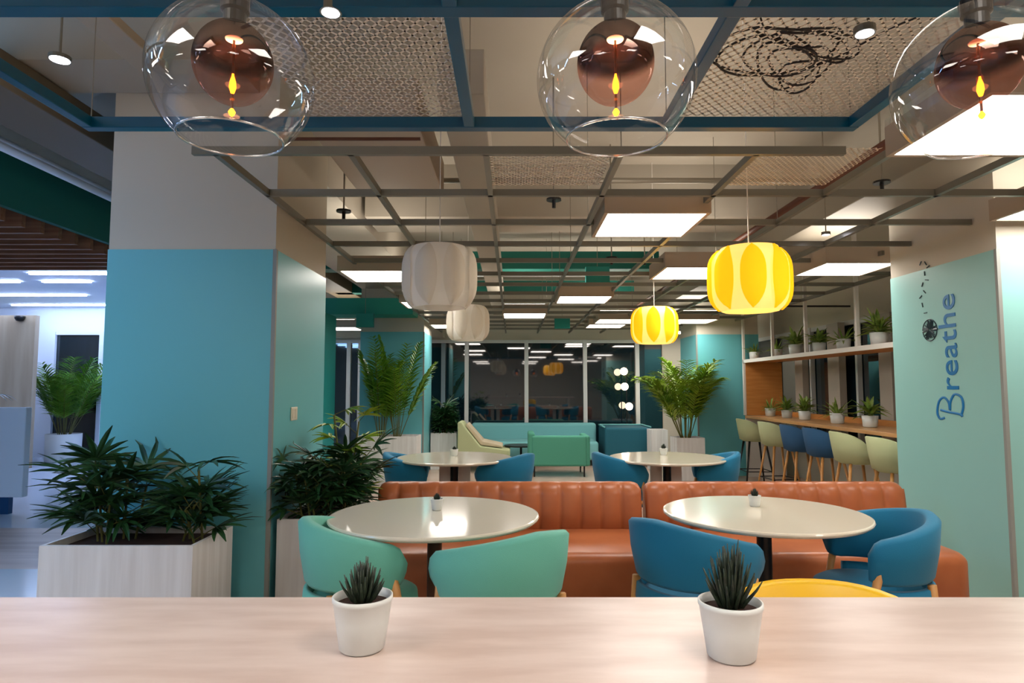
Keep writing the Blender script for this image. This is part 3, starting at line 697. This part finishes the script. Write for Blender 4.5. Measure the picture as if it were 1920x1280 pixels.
def smallplant(x, y, z, s, label, seed, kind, group):
    random.seed(seed); t = thing('small_potted_plant', label, 'potted plant', (x, y, z), 0, group); t.scale = (s, s, s)
    MB().lathe([(.0005, 0), (.055, 0), (.068, .01), (.078, .12), (.070, .12), (.068, .10)], 28).build('pot', potw, t, smooth=True)
    MB().lathe([(.0005, .10), (.068, .10)], 20).build('soil', soil, t)
    mb = MB(); n = {0: 46, 1: 30, 2: 26}[kind]
    for i in range(n):
        a = i * 2.4; el = random.uniform(.2, 1.4); L = random.uniform(.09, .2) if kind != 2 else random.uniform(.15, .26); rr = random.uniform(0, .04); zz = .1 + (random.uniform(0, .09) if kind == 0 else 0)
        mb.blade((rr * math.cos(a), rr * math.sin(a), zz), (math.cos(a) * math.cos(el), math.sin(a) * math.cos(el), math.sin(el)), (0, 0, 1), L, .04 if kind == 0 else .024, .8, 4, .1)
    mb.build('leaves', leafs, t)
for i, (px, s, k_, lb) in enumerate(((1415, 1.0, 1, 'leftmost and farthest pot on the hanging shelf, slim plant'), (1457, .95, 1, 'second pot from the left on the hanging shelf'), (1493, 1.15, 0, 'third pot from the left on the hanging shelf, pale bushy plant'),
                                  (1537, 1.0, 0, 'fourth pot from the left on the hanging shelf, bright green plant'), (1583, 1.0, 2, 'fifth pot from the left on the hanging shelf, reddish leaves'), (1650, 1.1, 0, 'rightmost pot on the hanging shelf, beside the lettered column'))):
    y = 3.72 * 1200 / (px - 960)
    smallplant(3.72, y, 1.776, s, lb, 60 + i, k_, 'potted plants on the hanging shelf')
for i, (px, s, k_, lb) in enumerate(((1443, 1.0, 1, 'leftmost pot on the oak counter, against the wooden panel'), (1474, .95, 0, 'second pot from the left on the oak counter, leafy green plant'), (1507, 1.0, 0, 'third pot from the left on the oak counter'),
                                  (1568, 1.05, 2, 'fourth pot from the left on the oak counter, tall thin leaves'), (1629, 1.05, 0, 'rightmost pot on the oak counter'))):
    y = 3.87 * 1200 / (px - 960)
    smallplant(3.86, y, .926, s, lb, 80 + i, k_, 'potted plants on the oak counter')

def stool(m, label, group, legm=oak, hz=0):
    t = thing('bar_stool', label, 'stool', (0, 0, 0), 0, group)   # faces +y
    rings = []; N = 26; A = R(100)
    for i in range(N + 1):
        a = -A + 2 * A * i / N; u = abs(a) / A; zt = .92 - .16 * u ** 3; zb = .63; ring = []
        for (dr, zz) in ((-.012, zb), (.012, zb), (.014, (zb + zt) / 2), (.012, zt - .01), (0, zt), (-.012, zt - .01), (-.012, (zb + zt) / 2)):
            q = .185 + dr + .045 * (zz - zb) / .29; ring.append((q * math.sin(a) * 1.05, -q * math.cos(a), zz + hz))
        rings.append(ring)
    MB().loft(rings).build('backrest', m, t, smooth=True)
    MB().lathe([(.0005, .60 + hz), (.15, .605 + hz), (.19, .63 + hz), (.195, .66 + hz), (.17, .672 + hz), (.0005, .67 + hz)], 32).build('seat', m, t, smooth=True)
    for sx in (-1, 1):
        for sy in (-1, 1): MB().tube([(sx * .11, sy * .11, .61 + hz), (sx * .2, sy * .2, 0)], .016, 8, .011).build('leg', legm, t, smooth=True)
    q = .172; MB().tube([(q, q, .2), (-q, q, .2), (-q, -q, .2), (q, -q, .2)], .007, 6, closed=True).build('footrest', black, t)
    return t
gs = 'stools along the window counter'
s_g = stool(sagef, 'sage green stool with black metal legs, farthest along the counter', gs, black); s_g.location = (3.40, 9.05, 0); s_g.rotation_euler[2] = face(1, 0)
s_o = stool(sagef, 'sage green stool with oak legs, just left of the blue pair', gs); s_o.location = (3.42, 8.3, 0); s_o.rotation_euler[2] = face(1, .1)
dup(s_o, (3.42, 6.42, 0), face(1, -.05), 'sage green stool with oak legs, just right of the blue pair')
dup(s_o, (3.42, 5.75, 0), face(1, 0), 'sage green stool nearest the lettered column')
s_b = stool(navy, 'left one of the two navy blue stools at the oak counter', gs); s_b.location = (3.42, 7.62, 0); s_b.rotation_euler[2] = face(1, 0)
dup(s_b, (3.42, 7.02, 0), face(1, .05), 'right one of the two navy blue stools at the oak counter')
s_y = stool(yellow, 'yellow shell stool just behind the bar, only its top edge showing', 'yellow stool', oak, .008)
s_y.location = (.645, 1.24, 0); s_y.rotation_euler[2] = face(0, -1)

# ------------------------------------------------------------------ lounge at the far window
t = thing('corner_sofa', 'pale aqua sofa with a dark teal right section under the far windows', 'sofa', (0, 11.6, 0))
box(-.75, 1.55, .25, .5, .1, .70).build('backrest', aquaf, t, bevel=.05, seg=3)
box(-.72, 1.5, -.45, .25, .1, .42).build('seat', aquaf, t, bevel=.05, seg=3)
box(1.6, 2.4, -.5, .35, .1, .66).build('side_section', tealf, t, bevel=.04, seg=3)
MB().tube([(1.6, -.45, .67), (1.6, .3, .67), (2.4, .3, .67), (2.4, -.45, .67)], .015, 6).build('piping', aquaf, t, smooth=True)
t = thing('armchair', 'green square-backed armchair seen from behind, before the aqua sofa', 'armchair', (.72, 10.1, 0))
box(-.42, .42, -.3, -.18, .16, .62).build('backrest', greenf, t, bevel=.03, seg=3)
for s_ in (-1, 1): box(s_ * .42 - .05, s_ * .42 + .05, -.28, .35, .16, .66 if s_ < 0 else .62).build('armrest', greenf, t, bevel=.03, seg=3)
box(-.37, .37, -.18, .35, .16, .40).build('seat', greenf, t, bevel=.03, seg=3)
for sx in (-.38, .38):
    for sy in (-.25, .3): MB().tube([(sx, sy, 0), (sx, sy, .17)], .012, 8).build('leg', black, t)
t = thing('lounge_chair', 'sage green reclining lounge chair at the left end of the aqua sofa', 'chair', (-.45, 10.6, 0))
mb = MB(); mb.loft([[(-.42, y, .25), (-.42, y, .80), (-.36, y, .80), (-.05, y, .42), (.42, y, .36), (.42, y, .26)] for y in (-.32, .32)]); mb.build('shell', sagef, t, bevel=.02)
mb = MB(); mb.loft([[(-.30, y, .74), (-.05, y, .43), (.3, y, .39), (.3, y, .43), (-.02, y, .50), (-.27, y, .78)] for y in (-.26, .26)]); mb.build('cushion', mat('beige cushion', (190, 176, 150), .8), t, bevel=.015)
for sx in (-.35, .35):
    for sy in (-.25, .25): MB().tube([(sx, sy, 0), (sx, sy, .26)], .012, 8).build('leg', oak, t)
t = thing('side_table', 'small dark low table between the lounge chair and the green armchair', 'table', (.15, 10.75, 0))
MB().lathe([(.0005, .38), (.28, .38), (.28, .4), (.0005, .4)], 32).build('tabletop', black, t); MB().tube([(0, 0, 0), (0, 0, .38)], .02, 8).build('pedestal', black, t)
# three glowing globes for bright spots in the window; pole and base added
t = thing('glowing_globe_stack', 'three stacked glowing globes on an added slim pole beside the right window post', 'lamp', (2.1, 12.1, 0))
MB().tube([(.06, 0, .02), (.06, 0, 1.75)], .01, 6).build('pole', black, t); MB().lathe([(.0005, 0), (.12, 0), (.12, .02), (.0005, .02)], 20, (.06, 0, 0)).build('base', black, t)
for (dx, z) in ((0, 1.655), (.01, 1.37), (.09, 1.0)):
    MB().lathe([(.07 * math.cos(a) + .0004, .07 * math.sin(a)) for a in [-math.pi / 2 + math.pi * i / 12 for i in range(13)]], 20, (dx, -.08, z)).build('globe', warmglobe, t, smooth=True)

# ------------------------------------------------------------------ Breathe sign on the right column
XS = 2.924
def txt(s, size, m, loc, name, parent, off=0.0):
    cu = bpy.data.curves.new('t', 'FONT'); cu.body = s; cu.size = size; cu.extrude = .002; cu.offset = off; cu.space_character = 1.03
    o = bpy.data.objects.new('t', cu); C.objects.link(o); bpy.context.view_layer.update()
    me = bpy.data.meshes.new_from_object(o.evaluated_get(bpy.context.evaluated_depsgraph_get())); bpy.data.objects.remove(o)
    me.materials.clear(); me.materials.append(m); r = bpy.data.objects.new(name, me); C.objects.link(r); r.parent = parent
    # local: text x -> world +z, text up -> world +y (towards the back of the room), facing -x
    r.matrix_local = Matrix(((0, 0, -1, 0), (0, 1, 0, 0), (1, 0, 0, 0), (0, 0, 0, 1))) @ Matrix.Identity(4)
    r.location = loc; return r
t = thing('wall_sign', 'blue Breathe lettering with a dandelion, running up the right column', 'sign', (XS, 4.2, 1.1))
txt('reathe', .245, letter, (0, 0, .225), 'letters', t, .0005)
# script B drawn as a ribbon: local u = up the wall (z), v = towards the back (y)
def stroke(pts, r, n=8):
    P = [Vector(p) for p in pts]; out = []
    for i in range(len(P) - 1):
        p0 = P[max(0, i - 1)]; p1 = P[i]; p2 = P[i + 1]; p3 = P[min(len(P) - 1, i + 2)]
        for k_ in range(n):
            u = k_ / n; out.append(.5 * ((2 * p1) + (p2 - p0) * u + (2 * p0 - 5 * p1 + 4 * p2 - p3) * u * u + (3 * p1 - p0 - 3 * p2 + p3) * u ** 3))
    out.append(P[-1]); return [(0, p.y, p.x) for p in out]
mb = MB()
mb.tube(stroke([(.07, .20), (.055, .12), (.04, .0), (.02, -.02)], .01), .0115, 6)
mb.tube(stroke([(.0, .16), (-.01, .21), (.05, .235), (.15, .21), (.185, .155), (.14, .11), (.075, .10), (.15, .09), (.215, .045), (.19, -.02), (.11, -.035), (.03, -.01)], .01), .0115, 6)
o = mb.build('letter_b', letter, t, smooth=True); o.scale = (.3, .95, .74); o.location = (0, 0, .05)
# dandelion head of fine spokes at the top of the h stem
mb = MB(); random.seed(9); c = (.0, .262, .655)
MB().tube([(0, .18, .655), (0, .20, .655), (0, .215, .655)], .008, 6).build('dandelion_stem', letterd, t)
for i in range(130):
    a = random.uniform(0, 6.28); rr = random.uniform(.03, .078); da = random.uniform(-.7, .7)
    mb.tube([(0, c[1] + .008 * math.cos(a), c[2] + .008 * math.sin(a)), (-.001, c[1] + rr * math.cos(a + da), c[2] + rr * math.sin(a + da))], .0036, 4)
mb.tube([(0, c[1] + .075 * math.cos(a / 10), c[2] + .075 * math.sin(a / 10)) for a in range(0, 63)], .004, 4)
mb.build('dandelion_head', letterd, t)
for i, (v, u) in enumerate(((.30, .78), (.33, .84), (.345, .90), (.30, .93), (.32, .985), (.27, 1.01), (.29, 1.06), (.25, 1.10), (.275, 1.13), (.33, 1.14))):
    a = i * 1.3; MB().tube([(0, v - .016 * math.cos(a), u - .016 * math.sin(a)), (0, v + .016 * math.cos(a), u + .016 * math.sin(a))], .004, 5).build('seed', letterd, t)

for s_ in [o for o in bpy.data.objects if o.type == 'MESH' and o.parent is None and 'kind' not in o and 'label' not in o]: s_['kind'] = 'structure'
